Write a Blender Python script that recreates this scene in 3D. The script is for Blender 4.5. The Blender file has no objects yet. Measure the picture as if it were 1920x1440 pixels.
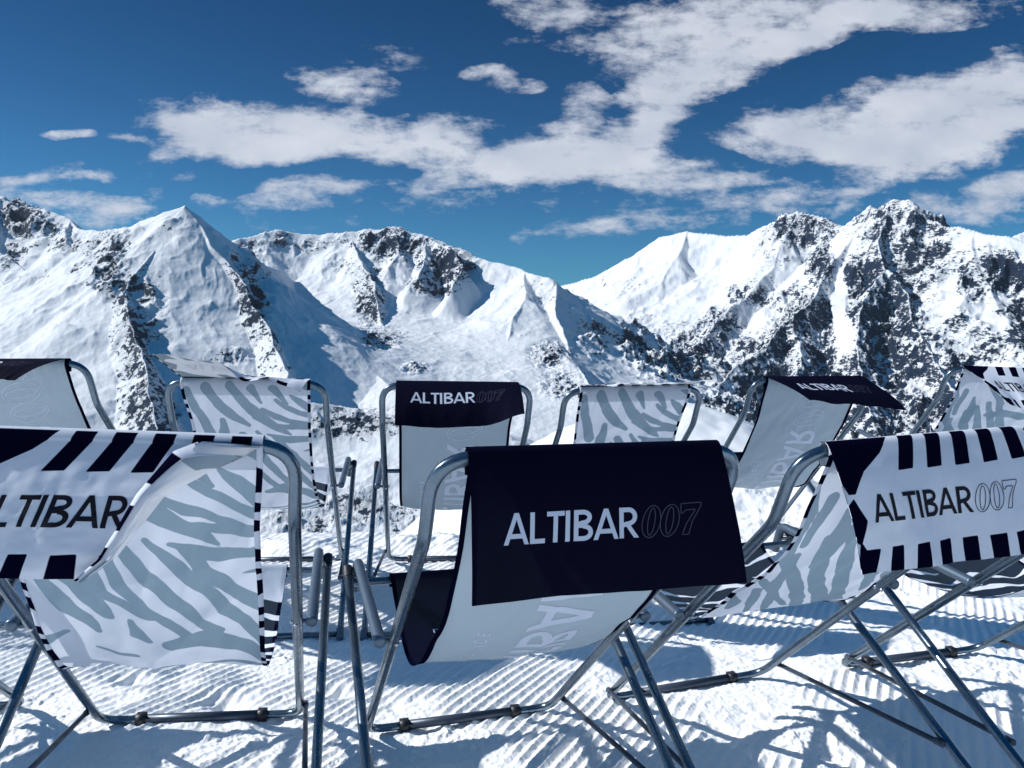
import bpy, math
import numpy as np
from mathutils import Matrix, Vector
rad = math.radians
scene = bpy.context.scene
COL = scene.collection

# ------------------------------------------------------------------ calibration
F_PX, PITCH, CAM_H, ROLL = 1472.0, 0.0751, 1.3178, 0.0131
SUN_AZ, SUN_EL = rad(-88), rad(33.7)           # azimuth from +y, negative = left

def ray(px, py):
    X, Y = px - 960.0, py - 720.0
    c, s = math.cos(-ROLL), math.sin(-ROLL)
    X, Y = X * c - Y * s, X * s + Y * c
    a, b = X / F_PX, -Y / F_PX
    cp, sp = math.cos(PITCH), math.sin(PITCH)
    return np.array([a, cp + b * sp, -sp + b * cp])

def W(px, py, D):
    r = ray(px, py)
    k = D / math.hypot(r[0], r[1])
    return np.array([r[0] * k, r[1] * k, CAM_H + r[2] * k])

def to_px(x, y, z):
    z = z - CAM_H
    cp, sp = math.cos(PITCH), math.sin(PITCH)
    cz = y * cp - z * sp
    cy = y * sp + z * cp
    X = F_PX * x / cz; Y = -F_PX * cy / cz
    c, s = math.cos(ROLL), math.sin(ROLL)
    return 960 + X * c - Y * s, 720 + X * s + Y * c

# ------------------------------------------------------------------ noise
_rng = np.random.RandomState(7)
_perm = _rng.permutation(512).astype(np.int64)
_ang = _rng.rand(512) * 2 * np.pi
_gx, _gy = np.cos(_ang), np.sin(_ang)
def _h(i, j):
    return _perm[(_perm[i & 511] + j) & 511]
def perlin(x, y):
    xi = np.floor(x).astype(np.int64); yi = np.floor(y).astype(np.int64)
    xf = x - xi; yf = y - yi
    u = xf * xf * xf * (xf * (xf * 6 - 15) + 10); v = yf * yf * yf * (yf * (yf * 6 - 15) + 10)
    def g(a, b):
        h = _h(xi + a, yi + b)
        return _gx[h] * (xf - a) + _gy[h] * (yf - b)
    n00, n10, n01, n11 = g(0, 0), g(1, 0), g(0, 1), g(1, 1)
    return ((n00 + u * (n10 - n00)) * (1 - v) + (n01 + u * (n11 - n01)) * v) * 1.5
def fbm(x, y, o=5, lac=2.03, gain=.5):
    r = 0; a = 1.0
    for i in range(o):
        r = r + a * perlin(x + 17.3 * i, y - 9.1 * i); x = x * lac; y = y * lac; a *= gain
    return r
def ridged(x, y, o=5, lac=2.05, gain=.55):
    r = 0; a = 1.0; w = 1.0
    for i in range(o):
        n = 1 - np.abs(perlin(x + 31.7 * i, y + 11.9 * i)) * 1.6
        n = n * n * w
        r = r + a * n; w = np.clip(n * 1.6, 0, 1); x = x * lac; y = y * lac; a *= gain
    return r
def sstep(a, b, x):
    t = np.clip((x - a) / (b - a), 0, 1); return t * t * (3 - 2 * t)

# ------------------------------------------------------------------ object helpers
def tag(o, label=None, cat=None, group=None, kind=None):
    if label: o['label'] = label
    if cat: o['category'] = cat
    if group: o['group'] = group
    if kind: o['kind'] = kind
    return o
def np_mesh(name, V, Q, smooth=True):
    V = np.asarray(V, dtype=np.float32); Q = np.asarray(Q, dtype=np.int32)
    me = bpy.data.meshes.new(name)
    n = Q.shape[1]
    me.vertices.add(len(V)); me.vertices.foreach_set('co', V.ravel())
    me.loops.add(Q.size); me.loops.foreach_set('vertex_index', Q.ravel())
    me.polygons.add(len(Q)); me.polygons.foreach_set('loop_start', np.arange(0, Q.size, n, dtype=np.int32))
    me.polygons.foreach_set('use_smooth', np.full(len(Q), smooth))
    me.update(calc_edges=True); me.validate()
    return me
def grid_faces(nv, nu, flip=False):
    i = np.arange(nv - 1)[:, None] * nu + np.arange(nu - 1)[None]
    i = i.ravel()
    q = np.stack([i, i + 1, i + nu + 1, i + nu], 1)
    return q[:, ::-1] if flip else q
def link(name, me, mat, parent=None):
    o = bpy.data.objects.new(name, me); COL.objects.link(o)
    if mat is not None and not me.materials: me.materials.append(mat)
    if parent is not None: o.parent = parent
    return o
def attr(me, name, vals):
    a = me.attributes.new(name, 'FLOAT', 'POINT'); a.data.foreach_set('value', np.asarray(vals, dtype=np.float32).ravel())

class MB:
    def __init__(s): s.V = []; s.F = []; s.n = 0
    def add(s, V, F):
        for f in F: s.F.append([i + s.n for i in f])
        s.V += [tuple(map(float, v)) for v in V]; s.n += len(V)
    def tube(s, path, r, seg=16, flute=0.0, cap=True, rx=None):
        path = [Vector(p) for p in path]; n = len(path)
        T = []
        for i in range(n):
            t = (path[min(i + 1, n - 1)] - path[max(i - 1, 0)]).normalized(); T.append(t)
        up = Vector((1, 0, 0)) if abs(T[0].x) < .9 else Vector((0, 0, 1))
        a = (up - T[0] * up.dot(T[0])).normalized()
        V = []
        for i in range(n):
            a = (a - T[i] * a.dot(T[i])).normalized(); b = T[i].cross(a)
            ri = r[i] if isinstance(r, (list, tuple)) else r
            for k in range(seg):
                th = 2 * math.pi * k / seg
                rr = ri * (1 - flute * (1 if k % 8 in (3, 5) else 0) - flute * .3 * (k % 8 == 4))
                V.append(path[i] + a * (math.cos(th) * (rr if rx is None else rx)) + b * (math.sin(th) * rr))
        F = []
        for i in range(n - 1):
            for k in range(seg):
                k2 = (k + 1) % seg
                F.append([i * seg + k, i * seg + k2, (i + 1) * seg + k2, (i + 1) * seg + k])
        if cap:
            F.append(list(range(seg))[::-1]); F.append([(n - 1) * seg + k for k in range(seg)])
        s.add(V, F)
    def capsule(s, path, r, seg=18):
        p0, p1 = Vector(path[0]), Vector(path[1]); q0, q1 = Vector(path[-1]), Vector(path[-2])
        d0 = (p0 - p1).normalized(); d1 = (q0 - q1).normalized()
        pts = []; rs = []
        for t in (1, .92, .7, .4): pts.append(p0 + d0 * (r * .45 * t)); rs.append(r * math.sqrt(max(0, 1 - t * t)) + .0012)
        pts += [Vector(p) for p in path]; rs += [r] * len(path)
        for t in (.4, .7, .92, 1): pts.append(q0 + d1 * (r * .45 * t)); rs.append(r * math.sqrt(max(0, 1 - t * t)) + .0012)
        s.tube(pts, rs, seg)
    def box(s, c, sx, sy, sz, M=None):
        V = []
        for z in (-1, 1):
            for y in (-1, 1):
                for x in (-1, 1):
                    v = Vector((x * sx / 2, y * sy / 2, z * sz / 2))
                    if M is not None: v = M @ v
                    V.append(Vector(c) + v)
        s.add(V, [[0, 2, 3, 1], [4, 5, 7, 6], [0, 1, 5, 4], [2, 6, 7, 3], [0, 4, 6, 2], [1, 3, 7, 5]])
    def build(s, name, mat, parent=None, smooth=True):
        me = bpy.data.meshes.new(name); me.from_pydata(s.V, [], s.F)
        me.polygons.foreach_set('use_smooth', [smooth and len(p.vertices) < 5 for p in me.polygons])
        me.update()
        return link(name, me, mat, parent)

def fillet(pts, R, n=7):
    pts = [Vector(p) for p in pts]; out = [pts[0]]
    for i in range(1, len(pts) - 1):
        r = R[i - 1] if isinstance(R, (list, tuple)) else R
        a = (pts[i - 1] - pts[i]); b = (pts[i + 1] - pts[i])
        la, lb = a.length, b.length; a.normalize(); b.normalize()
        ang = a.angle(b); t = min(r / math.tan(ang / 2), la * .48, lb * .48)
        p0, p1 = pts[i] + a * t, pts[i] + b * t
        for k in range(n + 1):
            q = k / n
            out.append(p0 * (1 - q) ** 2 + pts[i] * 2 * q * (1 - q) + p1 * q * q)
    out.append(pts[-1]); return out

# ------------------------------------------------------------------ materials
def newmat(name):
    m = bpy.data.materials.new(name); m.use_nodes = True
    nt = m.node_tree
    for n in list(nt.nodes): nt.nodes.remove(n)
    out = nt.nodes.new('ShaderNodeOutputMaterial')
    return m, nt, out
def N(nt, t, **k):
    n = nt.nodes.new('ShaderNode' + t)
    for a, b in k.items():
        if a == 'inp':
            for i, v in b.items():
                if isinstance(v, bpy.types.NodeSocket): nt.links.new(v, n.inputs[i])
                else: n.inputs[i].default_value = v
        else: setattr(n, a, b)
    return n
def math_(nt, op, a, b=0.0, c=0.0, clamp=False):
    return N(nt, 'Math', operation=op, use_clamp=clamp, inp={0: a, 1: b, 2: c}).outputs[0]
def mixc(nt, f, a, b, mode='MIX'):
    n = nt.nodes.new('ShaderNodeMix'); n.data_type = 'RGBA'; n.blend_type = mode
    for i, v in ((0, f), (6, a), (7, b)):
        if isinstance(v, bpy.types.NodeSocket): nt.links.new(v, n.inputs[i])
        else: n.inputs[i].default_value = v
    return n.outputs[2]
def ramp(nt, f, stops):
    n = nt.nodes.new('ShaderNodeValToRGB'); cr = n.color_ramp
    while len(cr.elements) < len(stops): cr.elements.new(.5)
    for e, (p, c) in zip(cr.elements, stops): e.position = p; e.color = c if len(c) == 4 else (*c, 1)
    nt.links.new(f, n.inputs[0]); return n.outputs[0]
def mrange(nt, v, a, b, c=0.0, d=1.0, smooth=False):
    n = N(nt, 'MapRange', inp={0: v, 1: a, 2: b, 3: c, 4: d})
    if smooth: n.interpolation_type = 'SMOOTHSTEP'
    return n.outputs[0]
C4 = lambda r, g, b: (r, g, b, 1)

def mat_metal(name, col, rough=.34, metallic=.85):
    m, nt, out = newmat(name)
    tc = N(nt, 'TexCoord').outputs['Object']
    n1 = N(nt, 'TexNoise', inp={'Vector': tc, 'Scale': 14.0, 'Detail': 6.0, 'Roughness': .65}).outputs[0]
    n2 = N(nt, 'TexNoise', inp={'Vector': tc, 'Scale': 160.0, 'Detail': 3.0}).outputs[0]
    r = mrange(nt, n1, .3, .7, rough - .09, rough + .14)
    c = mixc(nt, mrange(nt, n1, .35, .75), C4(*col), C4(*[v * .72 for v in col]))
    bmp = N(nt, 'Bump', inp={'Strength': .08, 'Distance': .002, 'Height': n2}).outputs[0]
    b = N(nt, 'BsdfPrincipled', inp={'Base Color': c, 'Metallic': metallic, 'Roughness': r, 'Normal': bmp})
    nt.links.new(b.outputs[0], out.inputs[0]); return m
M_TUBE = mat_metal('aluminium_tube', (.16, .215, .27), .25, .95)
M_ARM = mat_metal('armrest_sleeve', (.11, .155, .21), .42, .6)
M_SLEEVE = mat_metal('dark_sleeve', (.055, .075, .11), .38, .35)
M_CAP = mat_metal('black_plastic', (.012, .014, .022), .45, .0)
M_BOLT = mat_metal('bolt_steel', (.55, .6, .65), .25, 1)

def mat_cloth(name, front_a, front_b, back_a, back_b, attrname='ink', trans=.45, thr_b=None):
    """two sided print; *_a = ground colour, *_b = ink colour; ink attribute > 0 means ink"""
    m, nt, out = newmat(name)
    at = N(nt, 'Attribute', attribute_name=attrname).outputs['Fac']
    ink = mrange(nt, at, -.0006, .0006)
    bf = N(nt, 'NewGeometry').outputs['Backfacing']
    tc = N(nt, 'TexCoord').outputs['Object']
    fcol = mixc(nt, ink, C4(*front_a), C4(*front_b))
    bcol = mixc(nt, ink, C4(*back_a), C4(*back_b))
    col = mixc(nt, bf, fcol, bcol)
    n1 = N(nt, 'TexNoise', inp={'Vector': tc, 'Scale': 5.0, 'Detail': 5.0, 'Roughness': .6}).outputs[0]
    col = mixc(nt, mrange(nt, n1, .35, .7, 0, .16), col, mixc(nt, 1.0, col, C4(.72, .75, .8), 'MULTIPLY'))
    w1 = N(nt, 'TexWave', inp={'Vector': tc, 'Scale': 420.0, 'Distortion': .6}); w1.bands_direction = 'X'
    w2 = N(nt, 'TexWave', inp={'Vector': tc, 'Scale': 420.0, 'Distortion': .6}); w2.bands_direction = 'Z'
    wv = math_(nt, 'ADD', w1.outputs['Fac'], w2.outputs['Fac'])
    n2 = N(nt, 'TexNoise', inp={'Vector': tc, 'Scale': 38.0, 'Detail': 4.0}).outputs[0]
    hgt = math_(nt, 'ADD', math_(nt, 'MULTIPLY', wv, .05), n2)
    bmp = N(nt, 'Bump', inp={'Strength': .25, 'Distance': .004, 'Height': hgt}).outputs[0]
    mixf = mrange(nt, ink, 0, 1, .15, .0) if not name.startswith('dark_flap') else .03
    d = N(nt, 'BsdfPrincipled', inp={'Base Color': col, 'Roughness': .75, 'Normal': bmp, 'Specular IOR Level': mixf})
    # light passing through is dimmed by the ink whichever side faces us
    through = mixc(nt, ink, C4(*[trans * v for v in back_a]), C4(*(thr_b or [trans * v for v in back_b])))
    t = N(nt, 'BsdfTranslucent', inp={'Color': through, 'Normal': bmp})
    a = N(nt, 'AddShader'); nt.links.new(d.outputs[0], a.inputs[0]); nt.links.new(t.outputs[0], a.inputs[1])
    nt.links.new(a.outputs[0], out.inputs[0]); return m
WHITE = (.61, .65, .72); BLACK = (.0025, .0025, .013)
GREYB = (.20, .27, .34); PALE = (.50, .53, .62)
M_ZEBRA = mat_cloth('zebra_canvas', WHITE, BLACK, (.475, .51, .565), (.225, .30, .36), trans=.46, thr_b=(.05, .07, .085))
M_ZFLAP = mat_cloth('zebra_flap_canvas', WHITE, BLACK, (.59, .60, .64), (.27, .34, .385), trans=.16, thr_b=(0, 0, .001))
M_DARK = mat_cloth('dark_canvas', (.5, .5, .55), BLACK, (.5, .5, .55), (.43, .515, .57), trans=.3, thr_b=(.010, .014, .018))
M_DFLAP = mat_cloth('dark_flap_canvas', BLACK, BLACK, (.2, .27, .34), (.1, .14, .18), trans=.01)
def mat_print(name, col, rough=.7):
    m, nt, out = newmat(name)
    tc = N(nt, 'TexCoord').outputs['Object']
    n1 = N(nt, 'TexNoise', inp={'Vector': tc, 'Scale': 60.0, 'Detail': 3.0}).outputs[0]
    c = mixc(nt, mrange(nt, n1, .4, .8, 0, .2), C4(*col), C4(*[v * .75 for v in col]))
    b = N(nt, 'BsdfPrincipled', inp={'Base Color': c, 'Roughness': rough, 'Specular IOR Level': .2})
    nt.links.new(b.outputs[0], out.inputs[0]); return m
M_INKW = mat_print('white_print', (.55, .60, .72))
M_INKB = mat_print('black_print', (.006, .006, .014))
M_INKOUT = mat_print('thin_print', (.055, .055, .095))
def mat_ghost(name, col):
    m, nt, out = newmat(name)
    tc = N(nt, 'TexCoord').outputs['Object']
    n1 = N(nt, 'TexNoise', inp={'Vector': tc, 'Scale': 40.0}).outputs[0]
    c = mixc(nt, mrange(nt, n1, .4, .8, 0, .15), C4(*col), C4(*[v * .8 for v in col]))
    d = N(nt, 'BsdfDiffuse', inp={'Color': c}); t = N(nt, 'BsdfTranslucent', inp={'Color': C4(*[v * .35 for v in col])})
    a = N(nt, 'AddShader'); nt.links.new(d.outputs[0], a.inputs[0]); nt.links.new(t.outputs[0], a.inputs[1])
    nt.links.new(a.outputs[0], out.inputs[0]); return m
M_GHOST = mat_ghost('show_through_print', (.60, .65, .74))

# ------------------------------------------------------------------ cloth surface
class Cloth:
    """grid of points P[v,u]; metric size (wu, lv)"""
    def __init__(s, P, wu, lv):
        s.P = P; s.nv, s.nu = P.shape[:2]; s.wu = wu; s.lv = lv
        du = np.gradient(P, axis=1); dv = np.gradient(P, axis=0)
        n = np.cross(du, dv); n /= np.linalg.norm(n, axis=2, keepdims=True) + 1e-12
        s.Nn = n
    def at(s, x, y, off=0.0):
        fu = np.clip(np.asarray(x, float) / s.wu, 0, 1) * (s.nu - 1); fv = np.clip(np.asarray(y, float) / s.lv, 0, 1) * (s.nv - 1)
        i = np.minimum(fu.astype(int), s.nu - 2); j = np.minimum(fv.astype(int), s.nv - 2)
        a = (fu - i)[:, None]; b = (fv - j)[:, None]
        def I(G): return (G[j, i] * (1 - a) + G[j, i + 1] * a) * (1 - b) + (G[j + 1, i] * (1 - a) + G[j + 1, i + 1] * a) * b
        n = I(s.Nn); n /= np.linalg.norm(n, axis=1, keepdims=True) + 1e-9
        return I(s.P) + n * off

def ribbon(cloth, pts, w, off, out, step=.004, closed=False):
    """pts in cloth metres (x, y) -> quad strip on the cloth"""
    pts = np.array(pts, float)
    if closed: pts = np.vstack([pts, pts[:1]])
    seg = np.hypot(*np.diff(pts, axis=0).T)
    q = [pts[0]]
    for k in range(len(seg)):
        m = max(1, int(math.ceil(seg[k] / step)))
        for t in range(1, m + 1): q.append(pts[k] + (pts[k + 1] - pts[k]) * t / m)
    q = np.array(q); t = np.gradient(q, axis=0)
    if closed: t[0] = t[-1] = (q[1] - q[-2])
    t /= np.hypot(t[:, 0], t[:, 1])[:, None] + 1e-9
    n = np.stack([-t[:, 1], t[:, 0]], 1) * w / 2
    L = q + n; R = q - n
    A = cloth.at(L[:, 0], L[:, 1], off); Mi = cloth.at(q[:, 0], q[:, 1], off); B = cloth.at(R[:, 0], R[:, 1], off)
    V = np.stack([A, Mi, B], 1).reshape(-1, 3); F = []
    for i in range(len(q) - 1):
        b = 3 * i
        F += [[b, b + 1, b + 4, b + 3], [b + 1, b + 2, b + 5, b + 4]]
    out.add(V, F)

def arc(cx, cy, rx, ry, a0, a1, n=12):
    return [(cx + rx * math.cos(rad(a0 + (a1 - a0) * i / n)), cy + ry * math.sin(rad(a0 + (a1 - a0) * i / n))) for i in range(n + 1)]
# glyphs in cap-height units, y up; (advance, strokes)
SW = .17
def glyph(c, s=SW):
    h = s / 2
    if c == 'A': return .98, [[(h * 1.1, 0), (.46, 1)], [(.462, 1), (.92 - h * 1.1, 0)], [(.24, .27), (.68, .27)]]
    if c == 'L': return .62, [[(h, 1), (h, 0)], [(h, h), (.55, h)]]
    if c == 'T': return .72, [[(0, 1 - h), (.66, 1 - h)], [(.33, 1), (.33, 0)]]
    if c == 'I': return .32, [[(h, 1), (h, 0)]]
    if c == 'B': return .72, [[(h, 0), (h, 1)], [(h, 1 - h), (.30, 1 - h)] + arc(.33, .755, .235, .245 - h, 90, -90) + [(h, .52)], [(h, .50), (.33, .50)] + arc(.36, .27, .25, .27 - h, 90, -90) + [(h, h)]]
    if c == 'R': return .74, [[(h, 0), (h, 1)], [(h, 1 - h), (.32, 1 - h)] + arc(.34, .70, .25, .30 - h, 90, -90) + [(h, .40 + h * .2)], [(.32, .42), (.63, 0)]]
    if c == 'E': return .60, [[(h, 0), (h, 1)], [(h, 1 - h), (.52, 1 - h)], [(h, .5), (.46, .5)], [(h, h), (.52, h)]]
    if c == 'D': return .78, [[(h, 0), (h, 1)], [(h, 1 - h), (.28, 1 - h)] + arc(.30, .5, .36, .5 - h, 90, -90) + [(h, h)]]
    if c == 'U': return .74, [[(h, 1), (h, .32)] + arc(.33, .32, .33 - h, .32 - h, 180, 360) + [(.66 - h, 1)]]
    if c == "'": return .26, [[(.08, 1), (.05, .72)]]
    return .4, []
def outline_digit(c):
    """italic serif outline digits, closed polylines, cap-height units"""
    sl = .22
    def sh(p): return [(x + y * sl, y) for x, y in p]
    if c == '0':
        return .74, [sh(arc(.36, .5, .34, .52, 0, 360, 28)[:-1]), sh(arc(.36, .5, .13, .44, 0, 360, 24)[:-1])]
    return .80, [sh([(.02, 1.02), (.76, 1.02), (.76, .90), (.50, .42), (.42, .0), (.20, .0), (.30, .36), (.58, .80), (.22, .80), (.12, .70), (.06, .70)])]

def write(cloth, text, mapf, cap, off, out, stroke=SW, outw=.03, out_outline=None, gap=0.10, ox=0.0):
    """mapf maps text space (x right, y up, metres) to cloth metres"""
    x = ox; k = 0
    for c in text:
        if c in '07':
            adv, pl = outline_digit(c)
            for p in pl:
                k += 1
                ribbon(cloth, [mapf((x + a) * cap, b * cap) for a, b in p], outw * cap, off + .00006 * (k % 7) * (1 if off > 0 else -1), out_outline or out, step=.006, closed=True)
            x += adv - .06
        else:
            adv, pl = glyph(c, stroke)
            for p in pl:
                k += 1
                if len(p) == 2 and abs(p[0][0] - p[1][0]) > .05 and abs(p[0][1] - p[1][1]) > .05:
                    # slanted stroke with level ends
                    (a0, b0), (a1, b1) = p; hw = stroke * .5 * math.hypot(a1 - a0, b1 - b0) / abs(b1 - b0)
                    m = 14; V = []; F = []
                    for i in range(m + 1):
                        q = i / m; a = a0 + (a1 - a0) * q; b = b0 + (b1 - b0) * q
                        V += [mapf((x + a + o) * cap, b * cap) for o in (-hw, 0, hw)]
                        if i: F += [[3 * i - 3, 3 * i - 2, 3 * i + 1, 3 * i], [3 * i - 2, 3 * i - 1, 3 * i + 2, 3 * i + 1]]
                    V = np.array(V); out.add(cloth.at(V[:, 0], V[:, 1], off + .00006 * (k % 7) * (1 if off > 0 else -1)), F)
                    continue
                ribbon(cloth, [mapf((x + a) * cap, b * cap) for a, b in p], stroke * cap, off + .00006 * (k % 7) * (1 if off > 0 else -1), out, step=.006)
            x += adv + gap - .06
    return x

def seg_sdf(X, Y, pts, ws):
    """signed ink distance: >0 inside a tapered stroke"""
    best = np.full(X.shape, -9.0)
    for k in range(len(pts) - 1):
        ax, ay = pts[k]; bx, by = pts[k + 1]
        dx, dy = bx - ax, by - ay; L = dx * dx + dy * dy + 1e-12
        t = np.clip(((X - ax) * dx + (Y - ay) * dy) / L, 0, 1)
        d = np.hypot(X - ax - t * dx, Y - ay - t * dy)
        best = np.maximum(best, (ws[k] + (ws[k + 1] - ws[k]) * t) / 2 - d)
    return best
def poly_sdf(X, Y, P):
    P = np.array(P, float); n = len(P); d = np.full(X.shape, 9.0); ins = np.zeros(X.shape, bool)
    for i in range(n):
        a, b = P[i], P[(i + 1) % n]; e = b - a; L = (e ** 2).sum() + 1e-12
        t = np.clip(((X - a[0]) * e[0] + (Y - a[1]) * e[1]) / L, 0, 1)
        d = np.minimum(d, np.hypot(X - a[0] - t * e[0], Y - a[1] - t * e[1]))
        c = ((a[1] > Y) != (b[1] > Y)) & (X < (b[0] - a[0]) * (Y - a[1]) / (b[1] - a[1] + 1e-12) + a[0])
        ins ^= c
    return np.where(ins, d, -d)

SL_W, SL_L = .50, 1.32       # sling width and length in metres
def unproject(pts, name, sag, left=0.0, vmax=.80):
    """where on the sling cloth of that chair does a traced point lie (metres)"""
    cl, L = make_sling_cloth(sag, 1, 0.0)
    M = chair_matrix(name); P = cl.P.reshape(-1, 3)
    Wd = P @ np.array(M.to_3x3()).T + np.array(M.translation)
    qx, qy = to_px(Wd[:, 0], Wd[:, 1], Wd[:, 2])
    qx = qx.reshape(cl.nv, cl.nu); qy = qy.reshape(cl.nv, cl.nu)
    v = np.linspace(0, L, cl.nv) - .085
    qx = qx[(v > .0) & (v < vmax)]; qy = qy[(v > .0) & (v < vmax)]; v = v[(v > 0) & (v < vmax)]
    out = []
    for x, y in pts:
        d = (qx - x) ** 2 + (qy - y) ** 2; i = int(d.argmin()); j, k = divmod(i, qx.shape[1])
        u = k / (cl.nu - 1) * SL_W
        if k == 0: u -= (qx[j, 0] - x) / (qx[j, -1] - qx[j, 0]) * SL_W
        if k == cl.nu - 1: u += (x - qx[j, -1]) / (qx[j, -1] - qx[j, 0]) * SL_W
        out.append((u, v[j], SL_W / (qx[j, -1] - qx[j, 0])))
    return out
def zebra_a():
    S = []
    def B(p, w):          # traced on the rear zebra chair
        q = unproject([(x / 2.743, 640 + y / 2.743) for x, y in p], 'B2', .05)
        S.append(([(a, c) for a, c, k in q], [z / 2.743 * q[i][2] * .84 for i, z in enumerate(w)]))
    def Fm(p, w):         # traced on the front left chair
        q = unproject([(x / 2.743, 640 + y / 2.743) for x, y in p], 'F1', .065)
        S.append(([(a, c) for a, c, k in q], [z / 2.743 * q[i][2] * 1.12 for i, z in enumerate(w)]))
    B([(960, 240), (1010, 350), (1085, 480)], [40, 62, 70]); B([(1060, 235), (1130, 330), (1210, 395), (1280, 430)], [70, 70, 66, 30])
    B([(1180, 230), (1270, 330), (1370, 410), (1470, 470), (1500, 480)], [60, 74, 70, 40, 16]); B([(1150, 405), (1150, 480), (1165, 560)], [40, 66, 60])
    B([(1290, 240), (1340, 315)], [60, 20])
    Fm([(1225, 545), (1290, 570), (1350, 610)], [16, 60, 80])
    B([(1400, 245), (1480, 320)], [60, 20])
    Fm([(1130, 655), (1220, 720), (1350, 800)], [30, 84, 110])
    Fm([(960, 705), (1080, 780), (1220, 840), (1350, 885)], [40, 70, 70, 70])
    Fm([(800, 800), (950, 870), (1110, 920), (1360, 985)], [50, 80, 66, 100])
    Fm([(700, 880), (850, 940), (1000, 965), (1360, 1000)], [30, 60, 70, 60])
    Fm([(880, 1040), (1060, 1100), (1360, 1110)], [30, 90, 76])
    Fm([(940, 1070), (1060, 1190), (1210, 1300), (1400, 1410)], [60, 100, 90, 110])
    Fm([(745, 1020), (900, 1150), (1060, 1290), (1200, 1420), (1390, 1520)], [40, 80, 84, 70, 80])
    Fm([(1250, 1215), (1380, 1195)], [12, 50])
    Fm([(590, 1050), (680, 1140), (830, 1290), (960, 1400), (1120, 1500)], [90, 96, 90, 80, 70])
    Fm([(520, 1110), (600, 1240), (720, 1370), (880, 1470), (960, 1510)], [60, 76, 66, 66, 60])
    Fm([(430, 1170), (520, 1290), (640, 1370), (780, 1440)], [70, 80, 70, 30])
    Fm([(250, 1170), (380, 1240), (480, 1350), (540, 1440)], [70, 100, 100, 70])
    Fm([(180, 1220), (300, 1340), (420, 1450), (500, 1520)], [60, 100, 80, 40])
    Fm([(670, 1450), (700, 1530), (760, 1560)], [30, 80, 40])
    Fm([(880, 1560), (1050, 1530), (1250, 1560), (1400, 1580)], [90, 150, 120, 120])
    Fm([(500, 1600), (700, 1620)], [30, 40]); Fm([(200, 1560), (340, 1500)], [70, 30])
    # seat part, seen mostly from the front
    for k in range(7):
        v = .84 + k * .074
        S.append(([(.02, v + .07), (.15, v + .06), (.32, v + .015 + .02 * (k % 3)), (.51, v - .03)], [.02, .036, .042, .046]))
    return S
def zebra_b():
    S = []
    def G(p, w):          # upper part, traced on the rear right chair
        S.append(([((x - 1600 + (y - 150) * .36) / 470 * SL_W, float(np.interp(y, [150, 331, 545, 700], [0, .22, .47, .75]))) for x, y in p], [q / 470 * SL_W * .85 for q in w]))
    def H(p, w):          # lower part, traced on the front right chair
        q = unproject([(1250 + x / 2.866, 640 + y / 2.866) for x, y in p], 'F3', -.02)
        S.append(([(a, c) for a, c, k in q], [z / 2.866 * q[i][2] * .98 for i, z in enumerate(w)]))
    G([(1700, 150), (1760, 250), (1800, 330)], [40, 56, 30]); G([(1660, 300), (1640, 380), (1600, 470)], [20, 54, 50])
    G([(1720, 400), (1810, 385), (1920, 410), (2000, 400)], [30, 60, 50, 30]); G([(1850, 200), (1900, 280), (1990, 330)], [40, 50, 40])
    G([(1780, 480), (1880, 500), (2000, 560)], [20, 50, 60])
    H([(765, 640), (765, 800), (750, 930), (700, 1050), (645, 1180), (690, 1290), (690, 1420)], [100, 118, 110, 80, 60, 70, 60])
    H([(900, 840), (840, 940), (790, 1020), (740, 1100)], [60, 64, 60, 40])
    H([(870, 1060), (820, 1160), (800, 1280), (830, 1420)], [50, 90, 80, 90])
    H([(1000, 1000), (960, 1180), (930, 1300), (910, 1420)], [50, 90, 80, 70]); H([(1130, 950), (1100, 1150), (1060, 1330)], [60, 80, 60])
    H([(610, 960), (610, 1080), (580, 1180), (540, 1260)], [50, 74, 62, 30]); H([(490, 1060), (490, 1150), (440, 1250)], [60, 66, 40])
    H([(700, 1150), (600, 1290), (540, 1400)], [40, 60, 40]); H([(430, 1200), (520, 1300), (640, 1420)], [30, 50, 30]); H([(350, 1345), (370, 1400), (330, 1440)], [20, 60, 30]); H([(500, 1350), (450, 1410), (420, 1450)], [40, 50, 20]); H([(600, 1310), (550, 1390), (500, 1450)], [20, 60, 20])
    H([(1250, 900), (1200, 1100), (1180, 1300)], [60, 90, 50])
    for k in range(10):
        v = .84 + k * .058
        S.append(([(.01, v + .03), (.13, v), (.27, v + .025 * (k % 3)), (.40, v - .005), (.50, v + .03)], [.03, .05, .045, .05, .036]))
    return S
FL = .262                      # flap length
def flap_print(X, Y):
    d = np.full(X.shape, -9.0)
    polys = [[(-.02, -.02), (.15, -.02), (.115, .018), (.062, .055), (.026, .10), (.008, .10), (-.02, .02)],
             [(-.01, .13), (.018, .108), (.04, .155), (.012, .205), (-.01, .19)],
             [(-.01, FL + .01), (.004, FL - .05), (.012, FL - .068), (.024, FL - .048), (.062, FL - .048), (.036, FL + .01)]]
    for i in range(5):
        x = .150 + .073 * i; s = .026 - .006 * i
        polys.append([(x + s, -.02), (x + s + .037, -.02), (x + .034, .056), (x - .004, .058)])
    for i in range(6):
        x = .075 + .068 * i; s = .016 - .005 * i
        polys.append([(x, FL + .01), (x + .036, FL + .01), (x + .036 + s * .6, FL - .052), (x + s, FL - .050)])
    for p in polys: d = np.maximum(d, poly_sdf(X, Y, p))
    return d

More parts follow.
